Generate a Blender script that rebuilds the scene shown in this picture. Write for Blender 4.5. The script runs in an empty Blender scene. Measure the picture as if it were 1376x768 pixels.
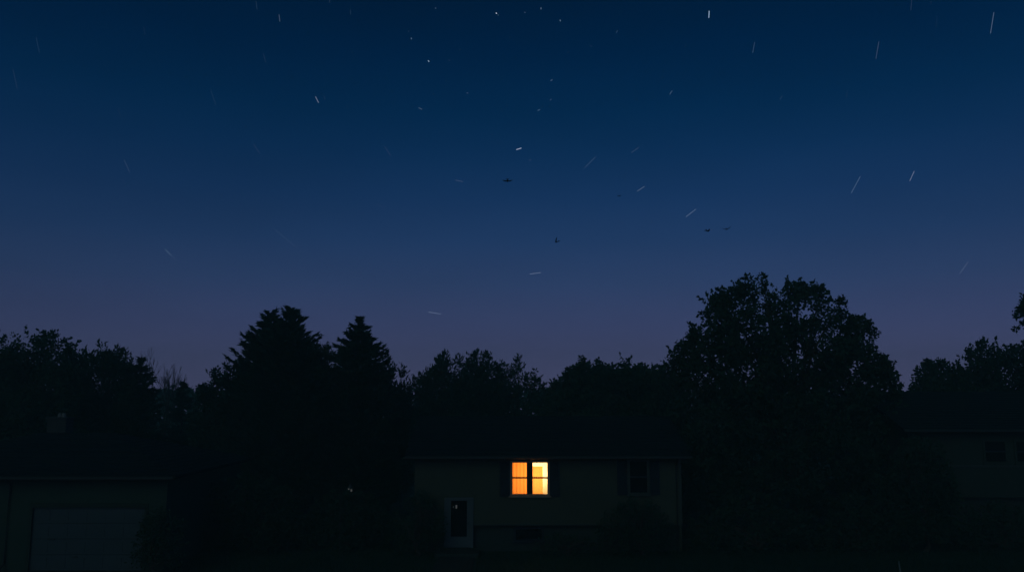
import bpy, math, random
import numpy as np
from mathutils import Vector

SC = bpy.context.scene
COL = SC.collection
R = math.radians
random.seed(7)
rng = np.random.default_rng(7)

# ------------------------------------------------------------------ camera
F, CX, CY = 1080.0, 688.0, 384.0
PITCH = R(7.9)
HC = 6.2
HAZE = 0.0027
SP, CP = math.sin(PITCH), math.cos(PITCH)


def at(px, py, Y):
    """a point of the photograph on the vertical plane Y metres ahead"""
    t = (CY - py) / F
    Z = Y * (t * CP + SP) / (CP - t * SP)
    d = Y * CP + Z * SP
    return Vector(((px - CX) / F * d, Y, Z + HC))


def X(px, py, Y): return at(px, py, Y).x
def Zz(py, Y): return at(CX, py, Y).z


cam_d = bpy.data.cameras.new('camera')
cam = bpy.data.objects.new('camera', cam_d)
COL.objects.link(cam)
cam.location = (0, 0, HC)
cam.rotation_euler = (R(90) + PITCH, 0, 0)
cam_d.sensor_fit = 'HORIZONTAL'
cam_d.sensor_width = 36.0
cam_d.lens = 36.0 * F / 1376.0
cam_d.clip_start = 0.1
cam_d.clip_end = 9000
SC.camera = cam


# ------------------------------------------------------------------ helpers
def tag(o, label=None, cat=None, group=None, kind=None):
    if label: o['label'] = label
    if cat: o['category'] = cat
    if group: o['group'] = group
    if kind: o['kind'] = kind
    return o


def empty(name, loc=(0, 0, 0)):
    o = bpy.data.objects.new(name, None)
    o.location = loc
    o.empty_display_size = 0.3
    COL.objects.link(o)
    return o


class MB:
    """collects shapes in world coordinates, links them as ONE mesh object"""
    def __init__(s): s.v = []; s.f = []

    def add(s, vs, fs):
        n = len(s.v)
        s.v += [tuple(v) for v in vs]
        s.f += [tuple(i + n for i in f) for f in fs]
        return s

    def box(s, x0, x1, y0, y1, z0, z1):
        vs = [(x, y, z) for z in (z0, z1) for y in (y0, y1) for x in (x0, x1)]
        return s.add(vs, [(0, 2, 3, 1), (4, 5, 7, 6), (0, 1, 5, 4), (2, 6, 7, 3), (0, 4, 6, 2), (1, 3, 7, 5)])

    def tube(s, pts, rs, n=8, cap=True):
        pts = [Vector(p) for p in pts]
        m = len(s.v)
        for i, p in enumerate(pts):
            a = pts[max(i - 1, 0)]; b = pts[min(i + 1, len(pts) - 1)]
            d = (b - a).normalized()
            u = d.cross(Vector((0, 0, 1)))
            if u.length < 1e-3: u = Vector((1, 0, 0))
            u.normalize(); w = d.cross(u)
            r = rs[i] if hasattr(rs, '__len__') else rs
            for k in range(n):
                an = 2 * math.pi * k / n
                s.v.append(tuple(p + (u * math.cos(an) + w * math.sin(an)) * r))
        for i in range(len(pts) - 1):
            for k in range(n):
                a = m + i * n + k; b = m + i * n + (k + 1) % n
                s.f.append((a, b, b + n, a + n))
        if cap:
            s.f.append(tuple(m + k for k in range(n))[::-1])
            e = m + (len(pts) - 1) * n
            s.f.append(tuple(e + k for k in range(n)))
        return s

    def prism(s, poly, axis, a, b):
        """poly: 2D outline; axis 'x': (y,z) extruded x=a..b; 'y': (x,z) extruded"""
        n = len(poly)
        vs = []
        for t in (a, b):
            for (u, w) in poly:
                vs.append((t, u, w) if axis == 'x' else (u, t, w))
        fs = [tuple(range(n)), tuple(range(2 * n - 1, n - 1, -1))]
        fs += [(i, n + i, n + (i + 1) % n, (i + 1) % n) for i in range(n)]
        return s.add(vs, fs)

    def build(s, name, mat, parent=None, bevel=0):
        me = bpy.data.meshes.new(name)
        off = Vector(parent_world(parent)) if parent else Vector((0, 0, 0))
        me.from_pydata([tuple(Vector(v) - off) for v in s.v], [], s.f)
        me.validate()
        o = bpy.data.objects.new(name, me)
        if mat: me.materials.append(mat)
        COL.objects.link(o)
        if parent: o.parent = parent
        if bevel:
            m = o.modifiers.new('bevel', 'BEVEL'); m.width = bevel; m.segments = 2; m.limit_method = 'ANGLE'
        return o


def parent_world(o):
    v = Vector((0, 0, 0))
    while o is not None:
        v += Vector(o.location); o = o.parent
    return v


def np_mesh(name, V, n_per, mat, parent=None, smooth=False):
    """V: (N*n_per,3) polygons of n_per corners each"""
    off = np.array(parent_world(parent)) if parent else np.zeros(3)
    V = (V - off).astype(np.float32)
    N = len(V) // n_per
    me = bpy.data.meshes.new(name)
    me.vertices.add(len(V)); me.vertices.foreach_set('co', V.ravel())
    me.loops.add(len(V)); me.loops.foreach_set('vertex_index', np.arange(len(V), dtype=np.int32))
    me.polygons.add(N)
    me.polygons.foreach_set('loop_start', np.arange(0, len(V), n_per, dtype=np.int32))
    me.polygons.foreach_set('loop_total', np.full(N, n_per, np.int32))
    me.update(calc_edges=True)
    me.materials.append(mat)
    o = bpy.data.objects.new(name, me)
    COL.objects.link(o)
    if parent: o.parent = parent
    return o


# ------------------------------------------------------------------ materials
def new_mat(name):
    m = bpy.data.materials.new(name)
    m.use_nodes = True
    nt = m.node_tree
    return m, nt, nt.nodes['Principled BSDF']


def noisy(name, c1, c2, scale=3.0, rough=0.8, spec=0.3, bump=0.0, bscale=60, detail=4, stretch=None):
    m, nt, p = new_mat(name)
    tc = nt.nodes.new('ShaderNodeTexCoord')
    mp = nt.nodes.new('ShaderNodeMapping')
    if stretch: mp.inputs['Scale'].default_value = stretch
    nt.links.new(tc.outputs['Object'], mp.inputs['Vector'])
    n = nt.nodes.new('ShaderNodeTexNoise')
    n.inputs['Scale'].default_value = scale; n.inputs['Detail'].default_value = detail
    nt.links.new(mp.outputs['Vector'], n.inputs['Vector'])
    r = nt.nodes.new('ShaderNodeValToRGB')
    r.color_ramp.elements[0].position = 0.3; r.color_ramp.elements[1].position = 0.7
    r.color_ramp.elements[0].color = (*c1, 1); r.color_ramp.elements[1].color = (*c2, 1)
    nt.links.new(n.outputs['Fac'], r.inputs['Fac'])
    nt.links.new(r.outputs['Color'], p.inputs['Base Color'])
    p.inputs['Roughness'].default_value = rough
    p.inputs['Specular IOR Level'].default_value = spec
    if bump:
        n2 = nt.nodes.new('ShaderNodeTexNoise'); n2.inputs['Scale'].default_value = bscale
        nt.links.new(mp.outputs['Vector'], n2.inputs['Vector'])
        b = nt.nodes.new('ShaderNodeBump'); b.inputs['Strength'].default_value = bump; b.inputs['Distance'].default_value = 0.02
        nt.links.new(n2.outputs['Fac'], b.inputs['Height']); nt.links.new(b.outputs['Normal'], p.inputs['Normal'])
    return m


def brick_mat(name, c1, c2, mortar, scale=1.0, bw=0.22, bh=0.075):
    m, nt, p = new_mat(name)
    tc = nt.nodes.new('ShaderNodeTexCoord')
    mp = nt.nodes.new('ShaderNodeMapping'); mp.inputs['Rotation'].default_value = (R(90), 0, 0)
    nt.links.new(tc.outputs['Object'], mp.inputs['Vector'])
    b = nt.nodes.new('ShaderNodeTexBrick')
    b.inputs['Color1'].default_value = (*c1, 1); b.inputs['Color2'].default_value = (*c2, 1); b.inputs['Mortar'].default_value = (*mortar, 1)
    b.inputs['Scale'].default_value = scale; b.inputs['Brick Width'].default_value = bw; b.inputs['Row Height'].default_value = bh
    b.inputs['Mortar Size'].default_value = 0.008
    nt.links.new(mp.outputs['Vector'], b.inputs['Vector'])
    nt.links.new(b.outputs['Color'], p.inputs['Base Color'])
    p.inputs['Roughness'].default_value = 0.9
    return m


def emit_mat(name, col, s):
    m = bpy.data.materials.new(name); m.use_nodes = True
    nt = m.node_tree; nt.nodes.clear()
    e = nt.nodes.new('ShaderNodeEmission'); e.inputs['Color'].default_value = (*col, 1); e.inputs['Strength'].default_value = s
    o = nt.nodes.new('ShaderNodeOutputMaterial'); nt.links.new(e.outputs[0], o.inputs['Surface'])
    return m


M = {}
M['leaf'] = noisy('broad_leaf', (.040, .092, .056), (.062, .125, .078), 1.1, .8, .1)
M['leaf_dark'] = noisy('dark_leaf', (.036, .086, .056), (.056, .115, .076), 1.0, .8, .1)
M['needle'] = noisy('needle', (.034, .084, .056), (.052, .11, .074), 1.3, .8, .1)
M['shrub'] = noisy('shrub_leaf', (.036, .088, .052), (.058, .118, .07), 2.5, .8, .1)
M['bark'] = noisy('bark', (.05, .042, .034), (.11, .095, .075), 6, .95, .1, .6, 25, stretch=(1, 1, .25))
M['twig'] = noisy('twig', (.06, .052, .045), (.11, .1, .085), 4, .95, .1)
M['siding'] = noisy('pale_siding', (.070, .076, .050), (.084, .090, .060), .7, .7, .2, .12, 90)
M['siding_green'] = noisy('sage_siding', (.040, .066, .046), (.048, .076, .054), .7, .7, .2, .12, 90)
M['siding_tan'] = noisy('tan_siding', (.036, .052, .038), (.048, .064, .047), .7, .7, .2, .12, 90)
M['trim'] = noisy('grey_trim', (.055, .066, .052), (.066, .078, .06), 2, .5, .35)
M['frame_dark'] = noisy('brown_frame', (.36, .25, .18), (.42, .30, .22), 4, .55, .3)
M['sash'] = noisy('dark_sash', (.022, .013, .009), (.03, .018, .012), 4, .5, .3)
M['shutter'] = noisy('dark_shutter', (.014, .022, .034), (.02, .028, .042), 3, .6, .3)
M['door'] = noisy('pale_blue_door', (.095, .115, .12), (.11, .13, .138), 1.5, .5, .35)
M['garage'] = noisy('garage_door', (.062, .082, .09), (.076, .098, .105), 1.2, .55, .35, .05, 60)
M['shingle'] = noisy('asphalt_shingle', (.010, .019, .020), (.018, .030, .031), 5, .95, .15, .5, 40, stretch=(1, 1, 3))
M['brick'] = brick_mat('dark_brick', (.026, .04, .035), (.036, .05, .042), (.045, .06, .05))
M['brick_pale'] = brick_mat('chimney_brick', (.04, .045, .042), (.055, .055, .05), (.06, .065, .06))
M['flue'] = noisy('clay_flue', (.2, .19, .17), (.26, .25, .22), 5, .9, .2)
M['metal'] = noisy('painted_metal', (.034, .042, .04), (.042, .05, .047), 3, .6, .3)
M['dark_metal'] = noisy('dark_metal', (.03, .03, .03), (.05, .05, .05), 6, .5, .5)
M['concrete'] = noisy('concrete', (.03, .045, .038), (.042, .06, .05), 2, .9, .2, .3, 50)
M['asphalt'] = noisy('asphalt', (.04, .04, .042), (.06, .06, .06), 8, .9, .2, .4, 120)
M['lawn'] = noisy('lawn', (.020, .058, .036), (.03, .074, .046), .6, .95, .1, .5, 60, detail=8)
M['grass'] = noisy('grass_blade', (.032, .075, .038), (.05, .1, .055), .8, .8, .15)
M['bird'] = noisy('dark_plumage', (.012, .012, .014), (.025, .024, .026), 20, .8, .2)
M['wall_in'] = noisy('cream_plaster', (.78, .66, .46), (.82, .7, .5), 1, .8, .2)
M['wood_floor'] = noisy('wood_floor', (.2, .11, .05), (.3, .17, .08), 3, .5, .3, stretch=(1, 8, 1))
M['post'] = noisy('weathered_white', (.2, .21, .21), (.26, .27, .26), 8, .7, .3)

for k_ in ('leaf', 'leaf_dark', 'needle', 'shrub', 'grass'):
    nt = M[k_].node_tree
    p_ = nt.nodes['Principled BSDF']; out_ = [n_ for n_ in nt.nodes if n_.type == 'OUTPUT_MATERIAL'][0]
    t_ = nt.nodes.new('ShaderNodeBsdfTranslucent'); mx_ = nt.nodes.new('ShaderNodeMixShader'); mx_.inputs[0].default_value = .4
    nt.links.new(p_.inputs['Base Color'].links[0].from_socket, t_.inputs['Color'])
    nt.links.new(p_.outputs[0], mx_.inputs[1]); nt.links.new(t_.outputs[0], mx_.inputs[2]); nt.links.new(mx_.outputs[0], out_.inputs['Surface'])

# dark glass of the unlit windows: reflective, the room's darkness put into its colour
m, nt, p = new_mat('dark_glass')
p.inputs['Base Color'].default_value = (.006, .008, .01, 1)
p.inputs['Roughness'].default_value = .06
p.inputs['Specular IOR Level'].default_value = .45
M['glass_dark'] = m

# clear window glass
m = bpy.data.materials.new('clear_glass'); m.use_nodes = True
nt = m.node_tree; nt.nodes.clear()
tr = nt.nodes.new('ShaderNodeBsdfTransparent'); tr.inputs['Color'].default_value = (.96, .97, .96, 1)
gl = nt.nodes.new('ShaderNodeBsdfGlossy'); gl.inputs['Roughness'].default_value = .02
mx = nt.nodes.new('ShaderNodeMixShader'); mx.inputs[0].default_value = .05
o_ = nt.nodes.new('ShaderNodeOutputMaterial')
nt.links.new(tr.outputs[0], mx.inputs[1]); nt.links.new(gl.outputs[0], mx.inputs[2]); nt.links.new(mx.outputs[0], o_.inputs['Surface'])
M['glass'] = m


def curtain_mat(name, c1, c2):
    m = bpy.data.materials.new(name); m.use_nodes = True
    nt = m.node_tree; nt.nodes.clear()
    tc = nt.nodes.new('ShaderNodeTexCoord')
    mp = nt.nodes.new('ShaderNodeMapping'); mp.inputs['Scale'].default_value = (7, 1, .25)
    nt.links.new(tc.outputs['Object'], mp.inputs['Vector'])
    n = nt.nodes.new('ShaderNodeTexNoise'); n.inputs['Scale'].default_value = 1.3; n.inputs['Detail'].default_value = 2
    nt.links.new(mp.outputs['Vector'], n.inputs['Vector'])
    mxc = nt.nodes.new('ShaderNodeMix'); mxc.data_type = 'RGBA'
    mxc.inputs['A'].default_value = (*c1, 1); mxc.inputs['B'].default_value = (*c2, 1)
    nt.links.new(n.outputs['Fac'], mxc.inputs['Factor'])
    t = nt.nodes.new('ShaderNodeBsdfTranslucent'); d = nt.nodes.new('ShaderNodeBsdfDiffuse')
    nt.links.new(mxc.outputs['Result'], t.inputs['Color']); nt.links.new(mxc.outputs['Result'], d.inputs['Color'])
    mx = nt.nodes.new('ShaderNodeMixShader'); mx.inputs[0].default_value = .3
    o = nt.nodes.new('ShaderNodeOutputMaterial')
    nt.links.new(t.outputs[0], mx.inputs[1]); nt.links.new(d.outputs[0], mx.inputs[2]); nt.links.new(mx.outputs[0], o.inputs['Surface'])
    return m


M['curtain_orange'] = curtain_mat('orange_curtain', (.84, .305, .06), (.86, .335, .07))
M['curtain_yellow'] = curtain_mat('amber_curtain', (.86, .365, .09), (.88, .40, .108))
M['shade_lit'] = curtain_mat('lamp_shade_fabric', (.85, .7, .4), (.88, .74, .45))


# ------------------------------------------------------------------ world: dusk sky, no sun disc
def s2l(c): return tuple(((v / 255) / 12.92 if v / 255 <= .04045 else ((v / 255 + .055) / 1.055) ** 2.4) for v in c)


w = bpy.data.worlds.new('World'); SC.world = w; w.use_nodes = True
nt = w.node_tree; nt.nodes.clear()
L = nt.links.new
geo = nt.nodes.new('ShaderNodeTexCoord')
sep = nt.nodes.new('ShaderNodeSeparateXYZ'); L(geo.outputs['Generated'], sep.inputs[0])
asn = nt.nodes.new('ShaderNodeMath'); asn.operation = 'ARCSINE'; L(sep.outputs['Z'], asn.inputs[0])
mr = nt.nodes.new('ShaderNodeMapRange'); L(asn.outputs[0], mr.inputs['Value'])
mr.inputs['From Min'].default_value = R(-10); mr.inputs['From Max'].default_value = R(90)
ramp = nt.nodes.new('ShaderNodeValToRGB'); L(mr.outputs[0], ramp.inputs[0])
SKY = [  # elevation of the dusk sky (degrees), its colour
    (-10, (80, 80, 112)), (0.0, (84, 84, 121)), (2.5, (75, 79, 117)), (5, (62, 72, 112)), (8, (46, 66, 106)), (11, (32, 59, 100)),
    (14, (21, 52, 93)), (17, (11, 46, 85)), (20, (3, 40, 76)), (24, (0, 33, 67)), (28, (0, 27, 56)), (45, (0, 22, 46)), (90, (0, 15, 34))]
cr = ramp.color_ramp
while len(cr.elements) > 1: cr.elements.remove(cr.elements[-1])
for i, (e, c) in enumerate(SKY):
    pos = (e + 10) / 100
    if i == 0: el = cr.elements[0]; el.position = pos
    else: el = cr.elements.new(pos)
    el.color = (*s2l(c), 1)
# faint uneven thin air and a slightly duller left (west) side
nz = nt.nodes.new('ShaderNodeTexNoise'); nz.inputs['Scale'].default_value = 2.2; nz.inputs['Detail'].default_value = 3
mpn = nt.nodes.new('ShaderNodeMapping'); mpn.inputs['Scale'].default_value = (1, 1, 3.5)
L(geo.outputs['Generated'], mpn.inputs[0]); L(mpn.outputs[0], nz.inputs['Vector'])
m1 = nt.nodes.new('ShaderNodeMapRange'); L(nz.outputs['Fac'], m1.inputs['Value'])
m1.inputs['From Min'].default_value = .3; m1.inputs['From Max'].default_value = .7
m1.inputs['To Min'].default_value = .93; m1.inputs['To Max'].default_value = 1.07
m2 = nt.nodes.new('ShaderNodeMapRange'); L(sep.outputs['X'], m2.inputs['Value'])
m2.inputs['From Min'].default_value = -.6; m2.inputs['From Max'].default_value = .1
m2.inputs['To Min'].default_value = .80; m2.inputs['To Max'].default_value = 1.0
mm = nt.nodes.new('ShaderNodeMath'); mm.operation = 'MULTIPLY'; L(m1.outputs[0], mm.inputs[0]); L(m2.outputs[0], mm.inputs[1])
vm = nt.nodes.new('ShaderNodeVectorMath'); vm.operation = 'SCALE'; L(ramp.outputs[0], vm.inputs[0]); L(mm.outputs[0], vm.inputs['Scale'])
# the last light of the sun, well under the horizon behind the camera
SUN_EL, SUN_AZ = R(-4), R(180)
sky = nt.nodes.new('ShaderNodeTexSky'); sky.sky_type = 'NISHITA'; sky.sun_disc = False
sky.sun_elevation = SUN_EL; sky.sun_rotation = SUN_AZ
b1 = nt.nodes.new('ShaderNodeBackground'); L(vm.outputs[0], b1.inputs[0]); b1.inputs[1].default_value = 1.0
b2 = nt.nodes.new('ShaderNodeBackground'); L(sky.outputs[0], b2.inputs[0]); b2.inputs[1].default_value = 0.002
ad = nt.nodes.new('ShaderNodeAddShader'); L(b1.outputs[0], ad.inputs[0]); L(b2.outputs[0], ad.inputs[1])
wo = nt.nodes.new('ShaderNodeOutputWorld'); L(ad.outputs[0], wo.inputs[0])

# weak, very soft light of the dusk/moonlit side of the sky behind the camera
sd = bpy.data.lights.new('sun', 'SUN'); sd.energy = 0.115; sd.angle = R(40); sd.color = (.66, 1.0, .80)
so = bpy.data.objects.new('sun', sd); COL.objects.link(so)
so.rotation_euler = (R(58), 0, R(-22)); so.location = (0, -20, 40)

SC.view_settings.view_transform = 'Standard'; SC.view_settings.look = 'None'
SC.view_settings.exposure = 0; SC.view_settings.gamma = 1; SC.view_settings.use_curve_mapping = False
SC.render.engine = 'CYCLES'
SC.cycles.use_denoising = True
SC.cycles.max_bounces = 6
SC.cycles.transparent_max_bounces = 12
SC.cycles.sample_clamp_indirect = 3
SC.render.film_transparent = False

# thin summer-night haze that lifts the darkest shade: one closed box round everything but the sky
m, nt, p = new_mat('haze_air')
nt.nodes.remove(p)
vol = nt.nodes.new('ShaderNodeVolumePrincipled')
vol.inputs['Color'].default_value = (.55, 1.0, .84, 1); vol.inputs['Density'].default_value = HAZE
vol.inputs['Anisotropy'].default_value = 0.0
nt.links.new(vol.outputs[0], nt.nodes['Material Output'].inputs['Volume'])
M['haze'] = m
hz_ = MB().box(-200, 200, -90, 230, -1.2, 18.5).build('haze', M['haze'])
tag(hz_, 'thin dusk haze in the air round the houses', 'haze', kind='stuff')
SC.cycles.volume_bounces = 1

# ------------------------------------------------------------------ ground
g = MB()
NX, NY = 60, 60
xs = np.concatenate([np.linspace(-195, -60, 8), np.linspace(-50, 50, 41), np.linspace(60, 195, 8)])
ys = np.concatenate([np.linspace(-80, 18, 6), np.linspace(20, 60, 31), np.linspace(70, 225, 10)])
gv = []
for y in ys:
    for x in xs:
        z = 0.05 * math.sin(x * .31 + y * .17) + .04 * math.sin(y * .45 - x * .12) if 20 < y < 60 and abs(x) < 50 else 0
        if abs(y - 33.5) < 5: z *= .3
        gv.append((x, y, z - .03))
nx = len(xs)
gf = [(j * nx + i, j * nx + i + 1, (j + 1) * nx + i + 1, (j + 1) * nx + i) for j in range(len(ys) - 1) for i in range(nx - 1)]
g.add(gv, gf)
tag(g.build('ground', M['lawn']), kind='structure')
# the street below the viewpoint, its kerb, the drive and the front path
tag(MB().box(-150, 150, 9, 17, -.1, .02).build('road', M['asphalt']), kind='structure')
tag(MB().box(-150, 150, 17.0, 17.2, -.1, .14).build('kerb', M['concrete']), kind='structure')
tag(MB().box(-150, 150, 18.6, 20, -.1, .05).build('pavement', M['concrete']), kind='structure')

YL, YM, YR = 30.0, 34.0, 37.0        # facade planes of the three houses
gx0, gx1 = X(42, 720, YL), X(193, 720, YL)
tag(MB().add([(gx0 - .2, 20, .04), (gx1 + .3, 20, .04), (gx1 + .3, YL, .04), (gx0 - .2, YL, .04), (gx0 - .2, 20, -.1), (gx1 + .3, 20, -.1), (gx1 + .3, YL, -.1), (gx0 - .2, YL, -.1)],
             [(0, 1, 2, 3), (7, 6, 5, 4), (0, 4, 5, 1), (1, 5, 6, 2), (2, 6, 7, 3), (3, 7, 4, 0)]).build('driveway', M['concrete']), kind='structure')
dx0, dx1 = X(597, 700, YM), X(636, 700, YM)
tag(MB().box(dx0 - .1, dx1 + .1, 20, YM - 1.3, -.1, .03).build('path', M['concrete']), kind='structure')


# ------------------------------------------------------------------ house pieces
def siding(x0, x1, z0, z1, y, lap=.115, mb=None):
    """horizontal lap boards, each a thin wedge, facing -Y"""
    mb = mb or MB()
    k0 = math.floor(z0 / lap)
    prof = []
    z = k0 * lap
    while z < z1 - 1e-4:
        a, b = max(z, z0), min(z + lap, z1)
        if b - a > 1e-3:
            prof += [(y - .022, a), (y - .006, b)]
        z += lap
    poly = prof + [(y + .1, z1), (y + .1, z0)]
    mb.prism(poly, 'x', x0, x1)
    return mb


def gable_roof(root, x0, x1, y0, y1, z_eave, z_ridge, over=.45, mat='shingle'):
    """ridge along X; a real slab with thickness; courses as a sawtooth"""
    ym = (y0 + y1) / 2
    sl = (z_ridge - z_eave) / (ym - y0)
    zf = z_eave - over * sl
    n = int((ym - y0 + over) / .28)
    pts = []
    for i in range(n):
        a = i / n; b = (i + 1) / n
        pts.append((y0 - over + (ym - y0 + over) * a, zf + (z_ridge - zf) * a + .022 + .1))
        pts.append((y0 - over + (ym - y0 + over) * b, zf + (z_ridge - zf) * b + .004 + .1))
    back = [(y1 + over, zf + .1), (y1 + over, zf), (ym, z_ridge - .02), (y0 - over, zf)]
    mb = MB(); mb.prism(pts + back, 'x', x0 - over * .8, x1 + over * .8)
    return mb.build('roof', M[mat], root), zf


def shutter(root, x0, x1, z0, z1, y):
    mb = MB()
    mb.box(x0, x0 + .05, y - .05, y, z0, z1).box(x1 - .05, x1, y - .05, y, z0, z1)
    mb.box(x0 + .05, x1 - .05, y - .048, y, z0, z0 + .07).box(x0 + .05, x1 - .05, y - .048, y, z1 - .07, z1)
    zm = (z0 + z1) / 2
    mb.box(x0 + .05, x1 - .05, y - .048, y, zm - .035, zm + .035)
    for a, b in ((z0 + .07, zm - .035), (zm + .035, z1 - .07)):
        n = max(3, int((b - a) / .045))
        for i in range(n):
            c = a + (b - a) * (i + .5) / n; h = (b - a) / n * .5
            mb.prism([(y - .04, c - h), (y - .034, c - h), (y - .006, c + h), (y - .012, c + h)], 'x', x0 + .05, x1 - .05)
    return mb.build('shutter', M['shutter'], root)


def unlit_window(root, x0, x1, z0, z1, y, rail=True, frame='trim', label=None):
    fr = MB(); c = .09
    fr.box(x0, x0 + c, y - .045, y + .03, z0, z1).box(x1 - c, x1, y - .045, y + .03, z0, z1)
    fr.box(x0 + c, x1 - c, y - .043, y + .03, z1 - c, z1).box(x0 + c, x1 - c, y - .043, y + .03, z0, z0 + c)
    f = fr.build('window', M[frame], root)
    if label: f['label'] = label
    MB().box(x0 + c, x1 - c, y - .028, y - .018, z0 + c, z1 - c).build('pane', M['glass_dark'], f)
    if rail:
        zm = (z0 + z1) / 2
        MB().box(x0 + c, x1 - c, y - .04, y - .029, zm - .03, zm + .03).build('sash', M['shutter'], f)
    MB().box(x0 - .05, x1 + .05, y - .09, y - .025, z0 - .05, z0 - .002).build('sill', M[frame], f)
    return f


def gutter(root, x0, x1, y, z):
    poly = [(y - .11, z + .11), (y - .115, z + .02), (y - .07, z), (y, z), (y, z + .11), (y - .012, z + .11), (y - .012, z + .015), (y - .07, z + .015), (y - .1, z + .03), (y - .1, z + .11)]
    return MB().prism(poly, 'x', x0, x1).build('gutter', M['metal'], root)


# ------------------------------------------------------------------ centre house
cx0, cx1 = X(557, 650, YM), X(915, 650, YM)
z_eave = Zz(609, YM); z_sid = Zz(703, YM)
h = tag(empty('ranch_house', (0, YM, 0)), 'pale sided house with a glowing orange window between dark shutters', 'house')
# opening of the lit window
wx0, wx1 = X(685.5, 641, YM), X(738.5, 641, YM)
wz0, wz1 = Zz(665.5, YM), Zz(618.5, YM)
wall = MB()
siding(cx0, wx0, z_sid, z_eave, YM, mb=wall)
siding(wx1, cx1, z_sid, z_eave, YM, mb=wall)
siding(wx0, wx1, z_sid, wz0, YM, mb=wall)
siding(wx0, wx1, wz1, z_eave, YM, mb=wall)
DEP = 8.0
wall.box(cx0, cx0 + .1, YM + .1, YM + DEP, 0, z_eave).box(cx1 - .1, cx1, YM + .1, YM + DEP, 0, z_eave).box(cx0 + .1, cx1 - .1, YM + DEP - .1, YM + DEP, 0, z_eave)
z_r = z_eave + 1.35
wall.prism([(YM + .1, z_eave), (YM + DEP, z_eave), (YM + DEP / 2, z_r - .1)], 'x', cx0, cx0 + .1)
wall.prism([(YM + .1, z_eave), (YM + DEP, z_eave), (YM + DEP / 2, z_r - .1)], 'x', cx1 - .1, cx1)
wall.build('wall', M['siding'], h)
rf, zf = gable_roof(h, cx0, cx1, YM, YM + DEP, z_eave, z_r)
gutter(h, cx0 - .36, cx1 + .36, YM - .455, zf - .03)
MB().box(cx0 - .3, cx1 + .3, YM - .45, YM - .03, zf - .04, zf - .015).build('soffit', M['trim'], h)
# lower storey set back under the overhanging upper floor, dark brick
lw = MB(); lw.box(cx0 + .1, cx1 - .1, YM + .22, YM + .32, -.1, z_sid - .003)
lw.build('foundation_wall', M['brick'], h)
MB().box(cx0, cx1, YM - .03, YM + .22, z_sid - .06, z_sid - .004).build('sill_band', M['trim'], h)
f = unlit_window(h, X(690, 712, YM), X(731, 712, YM), Zz(728, YM), Zz(708, YM), YM + .22, rail=False, frame='shutter', label='low dark basement window')
# corner boards and a downspout
MB().box(cx1 - .09, cx1 + .015, YM - .035, YM - .024, z_sid, z_eave - .05).build('corner_board', M['trim'], h)
MB().tube([(cx1 - .2, YM - .5, zf), (cx1 - .2, YM - .08, zf - .3), (cx1 - .2, YM - .08, .2), (cx1 - .2, YM - .3, .05)], .035, 6).build('downspout', M['metal'], h)

# the lit window: casing, twin sashes, glass, curtains
ww = wx1 - wx0
fr = MB(); c = .075
fr.box(wx0, wx0 + c, YM - .06, YM + .1, wz0, wz1).box(wx1 - c, wx1, YM - .06, YM + .1, wz0, wz1)
fr.box(wx0 + c, wx1 - c, YM - .058, YM + .1, wz1 - c, wz1).box(wx0 + c, wx1 - c, YM - .058, YM + .1, wz0, wz0 + c)
win = fr.build('window', M['frame_dark'], h); win['label'] = 'lit twin sash window glowing orange'
mxa, mxb = X(708.3, 641, YM), X(715.2, 641, YM)
sa = MB(); sa.box(mxa, mxb, YM - .05, YM + .07, wz0 + c, wz1 - c)
zr = Zz(641.3, YM)
for a, b in ((wx0 + c, mxa), (mxb, wx1 - c)):
    sa.box(a, b, YM - .02, YM + .02, zr - .032, zr + .032)
    sa.box(a, a + .018, YM - .018, YM + .018, wz0 + c, zr - .032).box(b - .018, b, YM - .018, YM + .018, wz0 + c, zr - .032)
    sa.box(a, a + .018, YM - .018, YM + .018, zr + .032, wz1 - c).box(b - .018, b, YM - .018, YM + .018, zr + .032, wz1 - c)
sa.build('sash', M['sash'], win)
MB().box(wx0 + c, mxa, YM + .021, YM + .025, wz0 + c, wz1 - c).box(mxb, wx1 - c, YM + .021, YM + .025, wz0 + c, wz1 - c).build('pane', M['glass'], win)
MB().box(wx0 - .06, wx1 + .06, YM - .11, YM - .024, wz0 - .055, wz0 - .002).build('sill', M['frame_dark'], win)


def curtain(x0, x1, z0, z1, y, mat, folds, amp):
    n = 80; P = []
    for i in range(n + 1):
        u = i / n
        yy = y + amp * math.sin(u * folds * 2 * math.pi) + amp * .5 * math.sin(u * folds * 4.7 + 1.2)
        P.append((x0 + (x1 - x0) * u, yy))
    vs = [(a, b, z0) for a, b in P] + [(a, b + .01, z1) for a, b in P]
    fs = [(i, i + 1, n + 2 + i, n + 1 + i) for i in range(n)]
    o = MB().add(vs, fs).build('curtain', M[mat], win)
    for p_ in o.data.polygons: p_.use_smooth = True
    return o


curtain(wx0 - .05, mxb - .02, wz0 - .25, wz1 + .05, YM + .30, 'curtain_orange', 6, .010)['label'] = 'orange curtain'
curtain(mxb - .01, X(729.3, 641, YM + .34), wz0 - .25, Zz(626, YM + .34), YM + .34, 'curtain_yellow', 5, .006)['label'] = 'amber curtain'
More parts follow.
